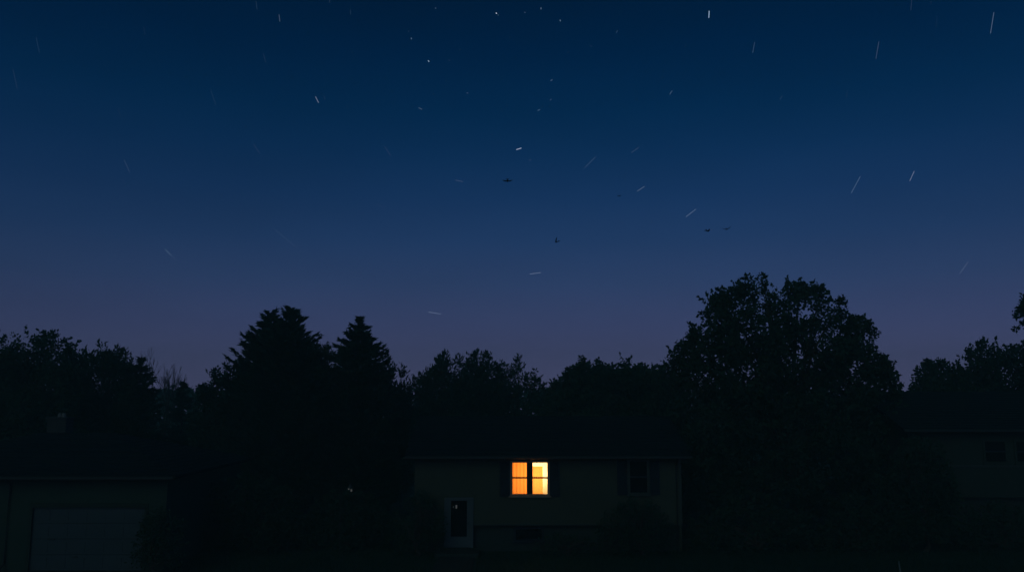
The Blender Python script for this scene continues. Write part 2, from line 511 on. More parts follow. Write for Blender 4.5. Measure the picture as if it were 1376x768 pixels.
# the lit room behind it
rx0, rx1, ry0, ry1, rz0, rz1 = wx0 - 1.0, wx1 + .55, YM + .101, YM + 2.3, z_sid + .05, z_eave - .12
rm = MB()
rm.box(rx0 - .08, rx0, ry0, ry1, rz0, rz1).box(rx1, rx1 + .08, ry0, ry1, rz0, rz1).box(rx0, rx1, ry1, ry1 + .08, rz0, rz1)
rm.box(rx0 - .08, rx1 + .08, ry0, ry1 + .08, rz1 + .002, rz1 + .08)
rm.build('room_wall', M['wall_in'], h)
MB().box(rx0 - .08, rx1 + .08, ry0, ry1 + .08, rz0 - .1, rz0 - .002).build('room_floor', M['wood_floor'], h)
# the lamp that lights it
lx, ly = X(721.5, 641, YM + 1.4), YM + 1.4
lz = Zz(645, YM)
lamp = tag(empty('floor_lamp', (lx, ly, rz0)), 'bowl topped floor lamp lighting the room behind the orange window', 'lamp')
MB().tube([(lx, ly, rz0), (lx, ly, rz0 + .03), (lx, ly, rz0 + .035)], [.14, .14, .03], 20).build('base', M['dark_metal'], lamp)
MB().tube([(lx, ly, rz0 + .03), (lx, ly, lz - .02)], .012, 8).build('pole', M['dark_metal'], lamp)
sh = MB(); sh.tube([(lx, ly, lz - .03), (lx, ly, lz), (lx, ly, lz + .05), (lx, ly, lz + .045), (lx, ly, lz + .005)], [.02, .045, .075, .068, .03], 24)
sh.build('lamp_shade', M['shade_lit'], lamp)
pl = bpy.data.lights.new('bulb', 'POINT'); pl.energy = 118; pl.color = (1.0, .74, .42); pl.shadow_soft_size = .05
po = bpy.data.objects.new('bulb', pl); COL.objects.link(po); po.location = (0, 0, lz + .13 - rz0); po.parent = lamp

# shutters
shutter(h, X(671.5, 641, YM), X(685, 641, YM), wz0 - .02, wz1 - .02, YM - .025)
shutter(h, X(739.2, 641, YM), X(752, 641, YM), wz0 - .02, wz1 - .02, YM - .025)
# right-hand window, unlit, with its shutters
z0, z1 = Zz(664, YM), Zz(616, YM)
unlit_window(h, X(843.5, 641, YM), X(872, 641, YM), z0, z1, YM - .025, label='unlit window with a low middle rail')
shutter(h, X(829, 641, YM), X(842.5, 641, YM), z0, z1, YM - .025)
shutter(h, X(873, 641, YM), X(886, 641, YM), z0, z1, YM - .025)

# entry door in its pale frame, half sunk below the upper floor
dz0, dz1 = .16, Zz(668, YM)
df = MB(); dfw = .1
dy = YM - .026
df.box(dx0, dx0 + dfw, dy - .06, dy + .22, dz0 - .02, dz1).box(dx1 - dfw, dx1, dy - .06, dy + .22, dz0 - .02, dz1).box(dx0 + dfw, dx1 - dfw, dy - .058, dy + .22, dz1 - dfw, dz1)
dfo = df.build('door_frame', M['door'], h)
ax0, ax1, az0, az1 = dx0 + dfw, dx1 - dfw, dz0, dz1 - dfw
gxa, gxb = X(606, 690, YM), X(627.5, 690, YM); gza, gzb = Zz(720, YM), Zz(672, YM)
db = MB()
db.box(ax0, gxa, dy - .03, dy + .02, az0, az1).box(gxb, ax1, dy - .03, dy + .02, az0, az1).box(gxa, gxb, dy - .03, dy + .02, az0, gza).box(gxa, gxb, dy - .03, dy + .02, gzb, az1)
db.box(gxa + .08, gxb - .08, dy - .042, dy - .03, az0 + .12, gza - .14)
dr = db.build('door', M['door'], h); dr['label'] = 'pale storm door with one tall dark glass'
MB().box(gxa, gxb, dy - .012, dy - .004, gza, gzb).build('pane', M['glass_dark'], dr)
hx = ax1 - .07; hz = az0 + .95
MB().tube([(hx, dy - .03, hz), (hx, dy - .075, hz), (hx - .1, dy - .075, hz)], .012, 8).build('handle', M['metal'], dr)
# reflection specks near the top of the glass, put in as small glowing tubes
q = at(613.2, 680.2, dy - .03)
MB().tube([(q.x, dy - .02, q.z - .07), (q.x, dy - .02, q.z + .07)], [.028, .034], 10).build('glass_glint', emit_mat('pale_glint', (.75, .85, .9), .055), dr)
MB().tube([(q.x - .12, dy - .02, q.z - .05), (q.x - .12, dy - .02, q.z + .03)], [.014, .014], 10).build('glass_glint', emit_mat('pale_glint_dim', (.75, .85, .9), .03), dr)
# step
MB().box(dx0 - .25, dx1 + .25, YM - 1.3, YM - .1, -.05, .14).build('front_step', M['concrete'], h, bevel=.01)

# ------------------------------------------------------------------ left house with the garage
lh = tag(empty('garage_house', (X(100, 640, YL), YL, 0)), 'low green sided house with a wide garage door, at the left', 'house')
lx0, lx1 = X(-190, 680, YL), X(226, 640, YL)
lze = Zz(636, YL)
gz1 = Zz(681, YL)
wl = MB()
siding(lx0, gx0 - .12, .0, lze, YL, mb=wl); siding(gx1 + .12, lx1, .0, lze, YL, mb=wl); siding(gx0 - .12, gx1 + .12, gz1 + .14, lze, YL, mb=wl)
wl.box(lx1 - .1, lx1, YL + .1, YL + 8, 0, lze).box(lx0, lx0 + .1, YL + .1, YL + 8, 0, lze).box(lx0 + .1, lx1 - .1, YL + 7.9, YL + 8, 0, lze)
lzr = lze + 1.2
wl.build('wall', M['siding_green'], lh)
def hip_roof(root, x0, x1, y0, y1, ze, zr_, over=.45):
    ym = (y0 + y1) / 2; hd = ym - y0 + over
    zf_ = ze - over * (zr_ - ze) / (ym - y0)
    n = int(hd / .28); mb = MB(); rings = []
    for i in range(n + 1):
        for lift in ((.1 + .02) if i < n else .1,):
            t = i / n
            rings.append(((x0 - over) + hd * t, (x1 + over) - hd * t, y0 - over + hd * t, y1 + over - hd * t, zf_ + (zr_ - zf_) * t + .1))
    vs = []; fs = []
    for i in range(n):
        a0 = rings[i]; b0_ = rings[i + 1]
        k = len(vs)
        for q_, dz in ((a0, .022), (b0_, .002)):
            vs += [(q_[0], q_[2], q_[4] + dz), (q_[1], q_[2], q_[4] + dz), (q_[1], q_[3], q_[4] + dz), (q_[0], q_[3], q_[4] + dz)]
        fs += [(k + j, k + (j + 1) % 4, k + 4 + (j + 1) % 4, k + 4 + j) for j in range(4)]
        if i + 1 < n:
            fs += [(k + 4 + j, k + 4 + (j + 1) % 4, k + 8 + (j + 1) % 4, k + 8 + j) for j in range(4)]
    k = len(vs); q_ = rings[0]
    vs += [(q_[0], q_[2], zf_), (q_[1], q_[2], zf_), (q_[1], q_[3], zf_), (q_[0], q_[3], zf_)]
    fs += [(k + j, k + (j + 1) % 4, (j + 1) % 4, j) for j in range(4)] + [(k + 3, k + 2, k + 1, k)]
    mb.add(vs, fs)
    return mb.build('roof', M['shingle'], root), zf_


_, lzf = hip_roof(lh, lx0, lx1, YL, YL + 8, lze, lzr)
gutter(lh, lx0 - .3, lx1 + .36, YL - .455, lzf - .03)
MB().box(lx0, lx1 + .3, YL - .45, YL - .03, lzf - .04, lzf - .015).build('soffit', M['trim'], lh)
tr_ = MB()
tr_.box(gx0 - .12, gx0, YL - .05, YL + .1, 0, gz1 + .14).box(gx1, gx1 + .12, YL - .05, YL + .1, 0, gz1 + .14).box(gx0, gx1, YL - .048, YL + .1, gz1, gz1 + .14)
tr_.build('garage_frame', M['siding_tan'], lh)
gd = MB(); n = 4
for i in range(n):
    za = .05 + (gz1 - .05) * i / n; zb = .05 + (gz1 - .05) * (i + 1) / n - .012
    gd.box(gx0, gx1, YL + .04, YL + .09, za, zb)
    for k in range(6):
        wv = (gx1 - gx0) / 6
        gd.box(gx0 + wv * k + .08, gx0 + wv * (k + 1) - .08, YL + .028, YL + .04, za + .1, zb - .1)
gdo = gd.build('garage_door', M['garage'], lh)
q1 = at(68, 724, YL); q2 = at(100, 748, YL)
MB().box(q1.x - .13, q1.x + .13, YL + .005, YL + .027, q1.z - .03, q1.z + .03).build('handle', M['metal'], gdo)
MB().box(q2.x - .09, q2.x + .09, YL + .005, YL + .027, q2.z - .03, q2.z + .03).build('handle', M['metal'], gdo)
dp = at(15.5, 648, YL)
MB().tube([(dp.x + .05, YL - .5, lzf), (dp.x, YL - .08, dp.z), (dp.x, YL - .08, .3), (dp.x, YL - .35, .12)], .04, 8).build('downspout', M['metal'], lh)
# chimney on its far slope with two pale flues
CYY = YL + 4.6
a = at(63, 575, CYY); b = at(88, 575, CYY); zt = Zz(560, CYY)
ch = MB().box(a.x, b.x, CYY, CYY + .6, lze, zt - .08).box(a.x - .05, b.x + .05, CYY - .05, CYY + .65, zt - .078, zt).build('chimney', M['brick_pale'], lh)
for px in (75.5, 81):
    q = at(px, 557, CYY)
    MB().tube([(q.x, CYY + .3, zt), (q.x, CYY + .3, zt + .16)], [.085, .075], 12).build('flue', M['flue'], ch)

# ------------------------------------------------------------------ right house
rh = tag(empty('gabled_house', (X(1330, 620, YR), YR, 0)), 'dark tan house half hidden by shrubs at the far right', 'house')
qx0, qx1 = X(1222, 620, YR), X(1500, 620, YR)
wz_e = Zz(574, YR); wzb = Zz(666, YR)
wr = MB()
wr_w = [(X(1320, 600, YR), X(1352, 600, YR), Zz(622, YR), Zz(590, YR))]
siding(qx0, qx1, wzb, wz_e, YR, mb=wr)
wr.box(qx0, qx0 + .1, YR + .1, YR + 9, 0, wz_e).box(qx1 - .1, qx1, YR + .1, YR + 9, 0, wz_e).box(qx0 + .1, qx1 - .1, YR + 8.9, YR + 9, 0, wz_e)
rzr = Zz(528.5, YR + 4.5)
wr.prism([(YR + .1, wz_e), (YR + 9, wz_e), (YR + 4.5, rzr - .1)], 'x', qx0, qx0 + .1)
wr.build('wall', M['siding_tan'], rh)
_, rzf = gable_roof(rh, qx0, qx1, YR, YR + 9, wz_e, rzr)
gutter(rh, qx0 - .36, qx1, YR - .455, rzf - .03)
MB().box(qx0 + .1, qx1, YR + .22, YR + .32, -.1, wzb - .003).build('foundation_wall', M['brick'], rh)
MB().box(qx0, qx1, YR - .03, YR + .22, wzb - .06, wzb - .004).build('sill_band', M['siding_tan'], rh)
unlit_window(rh, *wr_w[0], YR - .025, frame='siding_tan')
unlit_window(rh, X(1362, 600, YR), X(1392, 600, YR), Zz(622, YR), Zz(590, YR), YR - .025, frame='siding_tan')
MB().box(qx0 + 1.5, qx1, YR - .075, YR - .024, Zz(627, YR), Zz(624, YR)).build('belt_trim', M['trim'], rh)


# ------------------------------------------------------------------ trees
def leaf_polys(C, size, aspect=.62, up=0.0, outward=None):
    """kite shaped leaves at centres C"""
    n = len(C)
    d = rng.normal(size=(n, 3))
    if outward is not None: d = d * .55 + outward
    d[:, 2] += up
    d /= np.linalg.norm(d, axis=1)[:, None] + 1e-9
    r = rng.normal(size=(n, 3))
    s = np.cross(d, r); s /= np.linalg.norm(s, axis=1)[:, None] + 1e-9
    L_ = size * rng.uniform(.7, 1.3, n)[:, None]
    W = L_ * aspect
    nrm = np.cross(d, s)
    P = np.stack([C - d * L_ * .5, C + s * W * .5 + d * L_ * .05 + nrm * L_ * .08, C + d * L_ * .5, C - s * W * .5 + d * L_ * .05 + nrm * L_ * .08], axis=1)
    return P.reshape(-1, 3)


def outline(prof):
    xs_ = [p[0] for p in prof]; ys_ = [p[1] for p in prof]
    return lambda x: np.interp(x, xs_, ys_)


def broad_tree(name, label, prof, bottom, D, trunk_px, size=.2, k=3.6, leaves=75, edge=1.0, up=0.0, aspect=.62, mat='leaf', cr=(.45, .8),
               depth=.75, cat='tree', base_z=0, group=None, edge_r=(.16, .34), limb_n=16, rough=.26, low=None, tuft=.9, tlen=1.0):
    fx = outline(prof)
    x0, x1 = prof[0][0], prof[-1][0]
    cxp = (x0 + x1) / 2; hwp = (x1 - x0) / 2
    ppm = F / D
    hw = hwp / ppm
    base = at(trunk_px, 600, D); base = Vector((base.x, D, base_z))
    root = tag(empty(name, base), label, cat, group)
    # clumps
    n_try = int(k * (x1 - x0) * (bottom - min(p[1] for p in prof)) / ppm ** 2 * 2)
    CC = []; RR = []
    for _ in range(n_try):
        px = rng.uniform(x0, x1); py = rng.uniform(min(p[1] for p in prof), bottom)
        r = rng.uniform(*cr)
        if py < fx(px) + r * ppm * .75: continue
        if low and py > np.interp(px, [p[0] for p in low], [p[1] for p in low]) - r * ppm * .7: continue
        if fx(px - r * ppm * .6) > py + 2 or fx(px + r * ppm * .6) > py + 2: continue
        # lower crown draws in towards the trunk a little
        e = 1 - ((px - cxp) / hwp) ** 2
        dy = rng.uniform(-1, 1) * hw * depth * math.sqrt(max(e, .05))
        q = at(px, py, D + dy)
        CC.append((q.x, D + dy, q.z)); RR.append(r)
    CC = np.array(CC); RR = np.array(RR)
    PTS = []; OUT = []
    ctr = np.array([at(cxp, bottom, D).x, D, at(cxp, bottom - .2 * (bottom - min(p[1] for p in prof)), D).z])
    for c_, r in zip(CC, RR):
        m_ = int(leaves * (r / .6) ** 2)
        v = rng.normal(size=(m_, 3)); v /= np.linalg.norm(v, axis=1)[:, None]
        rad = r * rng.uniform(.25, 1.0, m_) ** .6
        PTS.append(c_ + v * rad[:, None]); OUT.append(v)
    # ragged edge: small sprays that straddle the outline
    n_e = int(edge * (x1 - x0) / ppm / .26)
    tips = []
    for i in range(n_e):
        px = rng.uniform(x0 + 1, x1 - 1)
        for rep in range(2):
            r = rng.uniform(*edge_r)
            py = fx(px) + (rng.normal() * rough + (.22 if rep else .02)) * ppm
            e = 1 - ((px - cxp) / hwp) ** 2
            dy = rng.uniform(-.8, .8) * hw * depth * math.sqrt(max(e, .03))
            q = at(px, py, D + dy); c_ = np.array((q.x, D + dy, q.z))
            if len(CC) == 0 or np.min(np.linalg.norm(CC - c_, axis=1) - RR) > .34 + .08 * rep: continue
            tips.append(c_)
            m_ = int(leaves * .5 * (r / .3) ** 1.6)
            v = rng.normal(size=(m_, 3)); v /= np.linalg.norm(v, axis=1)[:, None]
            PTS.append(c_ + v * (r * rng.uniform(.2, 1, m_) ** .6)[:, None] * np.array((1, 1, 1 + up * .7))); OUT.append(v)
    # fine shoots that break the outline
    for i in range(int(n_e * tuft)):
        px = rng.uniform(x0 + 1, x1 - 1)
        e = 1 - ((px - cxp) / hwp) ** 2
        dy = rng.uniform(-.7, .7) * hw * depth * math.sqrt(max(e, .03))
        q = at(px, fx(px) + .22 * ppm, D + dy); c_ = np.array((q.x, D + dy, q.z))
        if len(CC) and np.min(np.linalg.norm(CC - c_, axis=1) - RR) > .30: continue
        sl = (fx(min(px + 6, x1)) - fx(max(px - 6, x0))) / 12.0
        d_ = np.array((sl * .8 + rng.normal() * .35, rng.normal() * .3, .75 + .5 * up)); d_ /= np.linalg.norm(d_)
        L_ = rng.uniform(.25, .75) * tlen; m_ = max(4, int(L_ / size * 5))
        tt = np.linspace(0, 1, m_)
        PTS.append(c_ + d_ * (tt * L_)[:, None] + rng.normal(size=(m_, 3)) * (.10 * (1.15 - tt))[:, None] * min(1, size * 5))
        OUT.append(np.repeat(d_[None], m_, 0) + rng.normal(size=(m_, 3)) * .5)
    P = np.concatenate(PTS); O = np.concatenate(OUT)
    np_mesh('crown', leaf_polys(P, size, aspect, up, O), 4, M[mat], root)
    # trunk, limbs
    mb = MB()
    top_z = at(trunk_px, bottom - .35 * (bottom - fx(trunk_px)), D).z
    tr = max(.09, hw * .045)
    zs = np.linspace(base_z - .1, top_z, 7)
    wob = [Vector((base.x + .12 * math.sin(i * 1.7), D + .1 * math.cos(i * 1.3), z)) for i, z in enumerate(zs)]
    mb.tube(wob, [tr * (1.35 if i == 0 else 1) * (1 - .1 * i) for i in range(7)], 10)
    tg = list(CC[rng.permutation(len(CC))[:limb_n]]) + [tips[i] for i in rng.permutation(len(tips))[:limb_n]]
    for i, t in enumerate(tg):
        t = Vector(t); j = 2 + i % 5; s = wob[j]
        if t.z < s.z - .3: s = wob[2]
        mid = (s + t) / 2 + Vector((0, 0, .12 * (t - s).length))
        mb.tube([s, (s + mid) / 2 + Vector((0, 0, .05)), mid, (mid + t) / 2, t], [tr * .42, tr * .34, tr * .25, tr * .16, .012], 6)
    mb.build('trunk', M['bark'], root)
    return root


def conifer(name, label, px, top, prof, D, bottom_z=.6, base_z=0, spray=.34, whorl=.34, nb=9, dens=1.0, rise=.15, cat='conifer', mat='needle', width=.26, seed=0):
    """prof: (py, half width in px) from the tip down; whorls of boughs with needle sprays"""
    rg = np.random.default_rng(100 + seed)
    ppm = F / D
    tip = at(px, top, D)
    base = Vector((tip.x, D, base_z))
    root = tag(empty(name, base), label, cat)
    zz_ = [at(px, p[0], D).z for p in prof]; hw_ = [p[1] / ppm for p in prof]
    def half(z): return np.interp(-z, [-a for a in zz_], hw_)
    P = []; DIR = []
    mb = MB()
    mb.tube([(base.x, D, base_z - .1), (base.x + .03, D, (base_z + tip.z) / 2), (base.x, D, tip.z - .12)], [.2, .11, .015], 8)
    z = tip.z - .15
    # leader
    m_ = 26
    zz = rg.uniform(-.5, .0, m_) + tip.z
    P.append(np.stack([base.x + rg.normal(size=m_) * .03, D + rg.normal(size=m_) * .03, zz - .05], 1))
    dd = rg.normal(size=(m_, 3)) * .5; dd[:, 2] += 1.1; DIR.append(dd)
    while z > bottom_z:
        L0 = float(half(z))
        n = max(5, int(nb * min(1.6, .6 + L0 / 2.2)))
        ph = rg.uniform(0, 6.28)
        for b in range(n):
            an = ph + 2 * math.pi * b / n + rg.normal() * .2
            Lb = L0 * rg.uniform(.62, 1.14)
            if Lb < .12: Lb = .12
            z0 = z + rg.uniform(-.16, .16)
            dirh = np.array((math.cos(an), math.sin(an), 0))
            droop = rg.uniform(-.28, .1) if L0 > 1 else rg.uniform(-.05, .35)
            t = np.linspace(0, 1, 7)
            pts = np.array([base.x, D, z0]) + dirh * (Lb * t)[:, None]
            pts[:, 2] += Lb * (droop * t + (rise - droop * .4) * t ** 2.4)
            if b % 2 == 0: mb.tube([tuple(p) for p in pts[::2]], [.03, .022, .014, .006], 4, cap=False)
            m_ = int(dens * (12 + 40 * Lb))
            u = rg.uniform(.06, 1, m_) ** .75
            c_ = np.stack([np.interp(u, t, pts[:, i]) for i in range(3)], 1)
            side = np.array((-dirh[1], dirh[0], 0))
            sw = Lb * .26 * (1 - u) + .07
            off = rg.uniform(-1, 1, m_) * sw
            c_ += side * off[:, None]
            c_[:, 2] += rg.normal(size=m_) * .05 - np.abs(off) * .12
            d = dirh * 1.0 + side * (np.sign(off) * .8)[:, None] + rg.normal(size=(m_, 3)) * .35
            d[:, 2] += rise + .15
            P.append(c_); DIR.append(d)
        z -= whorl * rg.uniform(.75, 1.25)
    P = np.concatenate(P); d = np.concatenate(DIR)
    d /= np.linalg.norm(d, axis=1)[:, None]
    n = len(P)
    s = np.cross(d, rg.normal(size=(n, 3))); s /= np.linalg.norm(s, axis=1)[:, None]
    Ls = spray * rg.uniform(.6, 1.25, n)[:, None]; W = Ls * width
    V = np.stack([P - d * Ls * .4, P + s * W * .5, P + d * Ls * .6, P - s * W * .5], 1).reshape(-1, 3)
    np_mesh('crown', V, 4, M[mat], root)
    mb.build('trunk', M['bark'], root)
    return root


def bare_tree(name, label, px, top, D, spread_px):
    base = at(px, 600, D); base = Vector((base.x, D, 0))
    root = tag(empty(name, base), label, 'tree')
    mb = MB(); tw = MB(); rg = random.Random(5)
    H = at(px, top, D).z
    def grow(p, d, L_, r, lev):
        q = p + d * L_
        mid = p + d * L_ * .5 + Vector((rg.gauss(0, .03), rg.gauss(0, .03), .02)) * L_
        (mb if lev < 3 else tw).tube([p, mid, q], [r, r * .85, r * .68], 5 if lev < 3 else 4, cap=False)
        if lev >= 6: return
        for i in range(3 if lev < 5 else 2):
            nd = (d + Vector((rg.gauss(0, .26), rg.gauss(0, .26), rg.uniform(.06, .26)))).normalized()
            grow(q if i < 2 else mid, nd, L_ * rg.uniform(.62, .86), r * .68, lev + 1)
    grow(base, Vector((0, 0, 1)), H * .33, .10, 0)
    mb.build('trunk', M['twig'], root)
    tw.build('crown', M['twig'], root)
    return root


# big maple between the centre and right houses
broad_tree('broad_tree', 'huge broad leafy tree towering right of the centre house', [
    (902, 472), (912, 468), (922, 460), (932, 447), (942, 432), (948, 408), (956, 398), (968, 396), (980, 390), (992, 388), (1004, 381), (1016, 378), (1027, 380),
    (1033, 396), (1038, 394), (1043, 386), (1052, 384), (1064, 382), (1078, 382), (1090, 384), (1098, 388), (1108, 391), (1120, 398), (1132, 404), (1138, 442), (1146, 424), (1158, 424), (1168, 433), (1176, 445),
    (1174, 468), (1182, 482), (1192, 494), (1200, 506), (1207, 522)], 690, 40, 1062, size=.2, k=4.9, leaves=80, cr=(.32, .7), depth=.7, edge=2.2, edge_r=(.14, .42), limb_n=20)
# left group
broad_tree('broad_tree', 'round leafy tree crown at the far left, above the garage roof', [
    (-70, 470), (-45, 455), (-20, 452), (0, 456), (14, 450), (28, 446), (42, 449), (52, 455), (62, 446), (75, 449), (88, 460), (97, 470), (104, 482), (110, 500)], 640, 44, 30, size=.2, k=4.6, leaves=85, cr=(.4, .75))
broad_tree('broad_tree', 'ragged spiky-topped tree between the far-left crown and a narrow spruce', [
    (92, 492), (100, 478), (108, 470), (116, 474), (126, 466), (136, 470), (146, 480), (156, 470), (166, 472), (174, 480), (180, 498), (186, 515)], 640, 46, 140, size=.26, k=5, leaves=80, up=.7, aspect=.35, mat='leaf_dark', cr=(.4, .7))
conifer('spruce_tree', 'narrow dark spruce just left of the bare leafless tree', 190, 481, [(481, 2), (490, 7), (500, 12), (512, 19), (530, 26), (560, 34), (640, 46)], 46, seed=1)
bare_tree('bare_tree', 'leafless tree with fine upright twigs in the gap of the treeline', 219, 508, 60, 34)
conifer('spruce_tree', 'smallest pointed conifer, just right of the bare leafless tree', 247, 513, [(513, 2), (522, 6), (532, 10), (545, 15), (600, 30), (640, 36)], 52, seed=2)
broad_tree('broad_tree', 'low bushy tree leaning against the twin conifers on their left', [
    (262, 545), (270, 528), (278, 514), (286, 506), (294, 500), (302, 502), (310, 497), (318, 490), (330, 500), (340, 520)], 660, 44, 300, size=.22, k=5, leaves=80, up=.4, aspect=.45, mat='leaf_dark')
conifer('fir_tree', 'left of the tall twin conifers, with the blunter top', 364, 421, [(421, 3), (432, 14), (446, 24), (462, 33), (480, 42), (500, 51), (520, 58), (560, 66), (680, 76)], 44, spray=.36, nb=10, dens=1.15, rise=.36, whorl=.3, seed=3)
conifer('fir_tree', 'right of the tall twin conifers, reaching the highest on the left', 391, 414, [(414, 3), (424, 12), (438, 24), (455, 32), (470, 39), (490, 46), (520, 56), (560, 64), (680, 76)], 42, spray=.36, nb=10, dens=1.15, rise=.36, whorl=.3, seed=4)
broad_tree('broad_tree', 'loose bushy tree filling the notch between the twin conifers and the lone spruce', [
    (408, 480), (416, 466), (426, 468), (434, 466), (442, 476), (452, 494), (460, 510)], 660, 46, 436, size=.22, k=4.5, leaves=75, up=.4, aspect=.45, mat='leaf_dark')
conifer('spruce_tree', 'lone pointed spruce with stepped boughs right of the twin conifers', 483, 427, [(427, 1), (432, 5), (438, 10), (448, 17), (458, 21), (466, 31), (474, 37), (484, 42), (500, 44), (530, 46), (580, 54), (680, 62)], 43, spray=.36, whorl=.3, nb=11, rise=.24, dens=1.2, seed=8)
broad_tree('broad_tree', 'bushy conifer-like tree against the right side of the lone spruce', [
    (498, 500), (506, 490), (516, 486), (524, 492), (532, 494), (540, 502), (546, 514), (552, 528)], 660, 46, 522, size=.26, k=5, leaves=80, up=.7, aspect=.35, mat='needle')
# behind the centre house
broad_tree('broad_tree', 'tapering tree behind the left end of the centre house roof', [
    (546, 528), (556, 512), (566, 503), (576, 500), (586, 490), (596, 483), (606, 484), (616, 489), (624, 496), (632, 512)], 610, 52, 594, size=.28, k=4.8, leaves=80, up=.8, aspect=.34, mat='leaf_dark')
broad_tree('broad_tree', 'tallest spiky tree directly behind the house, above and left of the lit window', [
    (622, 512), (628, 492), (634, 478), (642, 474), (650, 476), (658, 480), (664, 488), (672, 500), (680, 520)], 610, 54, 648, size=.28, k=4.8, leaves=80, up=.8, aspect=.34, mat='leaf_dark')
broad_tree('broad_tree', 'thin sparse tree behind the house directly above the lit window', [
    (664, 510), (672, 494), (680, 488), (690, 484), (698, 486), (706, 496), (714, 500), (722, 510), (730, 520), (738, 530)], 610, 56, 698, size=.28, k=3.4, leaves=65, up=.7, aspect=.34, cr=(.35, .65))
broad_tree('broad_tree', 'wide round-topped tree behind the right half of the centre house', [
    (738, 528), (746, 518), (754, 508), (764, 502), (774, 494), (786, 488), (796, 487), (804, 492), (812, 485), (824, 482), (836, 482), (846, 486), (852, 496), (860, 489), (870, 488), (880, 496), (890, 494), (900, 500), (910, 506), (916, 520)], 620, 52, 826, size=.24, k=5, leaves=85, up=.2)
# right-hand trees
broad_tree('broad_tree', 'low round tree showing over the far-right roof, left of a taller one', [
    (1226, 522), (1232, 502), (1240, 492), (1252, 488), (1264, 490), (1276, 490), (1288, 490), (1296, 494), (1304, 512)], 600, 52, 1264, size=.22, k=4.8, leaves=80)
broad_tree('broad_tree', 'upright tree with several peaks rising over the far-right roof', [
    (1294, 505), (1300, 478), (1308, 466), (1318, 460), (1328, 458), (1338, 463), (1348, 462), (1356, 468), (1366, 464), (1376, 470), (1384, 490)], 600, 50, 1338, size=.22, k=4.6, leaves=80, up=.3)
broad_tree('broad_tree', 'nearest tall tree whose branches poke in at the right edge', [
    (1362, 426), (1368, 416), (1378, 408), (1392, 388), (1440, 350), (1480, 362), (1520, 400), (1540, 440)], 560, 43, 1450, size=.2, k=4.5, leaves=70, edge=1.6,
    cr=(.26, .5), low=[(1362, 437), (1376, 442), (1384, 446), (1392, 500), (1410, 560), (1540, 560)])


# ------------------------------------------------------------------ shrubs and hedges
def shrub(label, prof, bottom_py, D, size=.1, k=16, leaves=90, cr=(.2, .38), mat='shrub', cat='shrub', name='shrub'):
    return broad_tree(name, label, prof, bottom_py, D, (prof[0][0] + prof[-1][0]) / 2, size=size, k=k, leaves=leaves, cr=cr, depth=.6, mat=mat, cat=cat, edge=1.6, edge_r=(.08, .18), limb_n=6, rough=.1, tuft=.5, tlen=.4)


shrub('leafy shrub climbing the right end of the centre house under its unlit window', [(804, 712), (812, 694), (822, 684), (838, 676), (852, 670), (866, 672), (880, 680), (892, 692), (904, 704), (912, 726)], 742, 33, name='shrub')
shrub('dark shrub at the left corner of the centre house, beside the door', [(530, 690), (540, 672), (552, 662), (564, 660), (576, 664), (586, 672), (594, 690)], 742, 33.2)
shrub('low shrub below the sill of the lit window', [(722, 734), (732, 724), (744, 718), (760, 717), (776, 720), (790, 724), (800, 736)], 744, 33.2, cr=(.16, .28))
shrub('tall dark shrub in front of the far-right house', [(1190, 640), (1202, 612), (1216, 592), (1232, 584), (1248, 588), (1262, 600), (1274, 622), (1282, 648)], 724, 34, size=.14, k=10, cr=(.28, .5))
shrub('rounded shrub by the right edge of the garage door', [(178, 742), (184, 716), (192, 700), (204, 688), (218, 684), (232, 690), (244, 704), (252, 728)], 756, 29.4)
shrub('wide dark bush below the twin conifers', [(262, 690), (276, 664), (296, 648), (322, 640), (350, 642), (376, 650), (398, 668), (412, 694)], 738, 34.5, size=.14, k=9, cr=(.28, .5))
shrub('dark bush below the lone spruce', [(410, 700), (424, 676), (444, 662), (470, 660), (496, 666), (516, 682), (528, 704)], 738, 35, size=.14, k=9, cr=(.28, .5))
shrub('low spreading bush under the huge broad tree', [(918, 716), (940, 694), (972, 682), (1010, 680), (1050, 684), (1086, 692), (1110, 714)], 742, 34.5, size=.14, k=8, cr=(.28, .5))
shrub('low bush under the right side of the huge broad tree', [(1100, 716), (1116, 694), (1140, 684), (1164, 684), (1184, 694), (1200, 716)], 742, 34.2, size=.14, k=9, cr=(.28, .5))
shrub('low shrub at the foot of the far-right house', [(1284, 716), (1296, 692), (1314, 680), (1336, 676), (1360, 680), (1384, 690), (1400, 712)], 740, 34.6, size=.12, k=10, cr=(.25, .42))

# far wood closing the view behind everything: one mass
P = []
for i in range(2600):
    x = rng.uniform(-130, 130); y = rng.uniform(105, 125)
    hgt = 6.3 + .7 * math.sin(x * .23) + .5 * math.sin(x * .71 + 1) + rng.uniform(-.4, .9)
    n = 16
    c_ = np.stack([x + rng.normal(size=n) * .5, y + rng.normal(size=n) * .5, rng.uniform(0, 1, n) ** .6 * hgt], 1)
    P.append(c_)
P = np.concatenate(P)
tag(np_mesh('wood', leaf_polys(P, .9, .6, .3), 4, M['leaf_dark']), 'far low wood along the horizon behind the houses', 'woodland', kind='stuff')

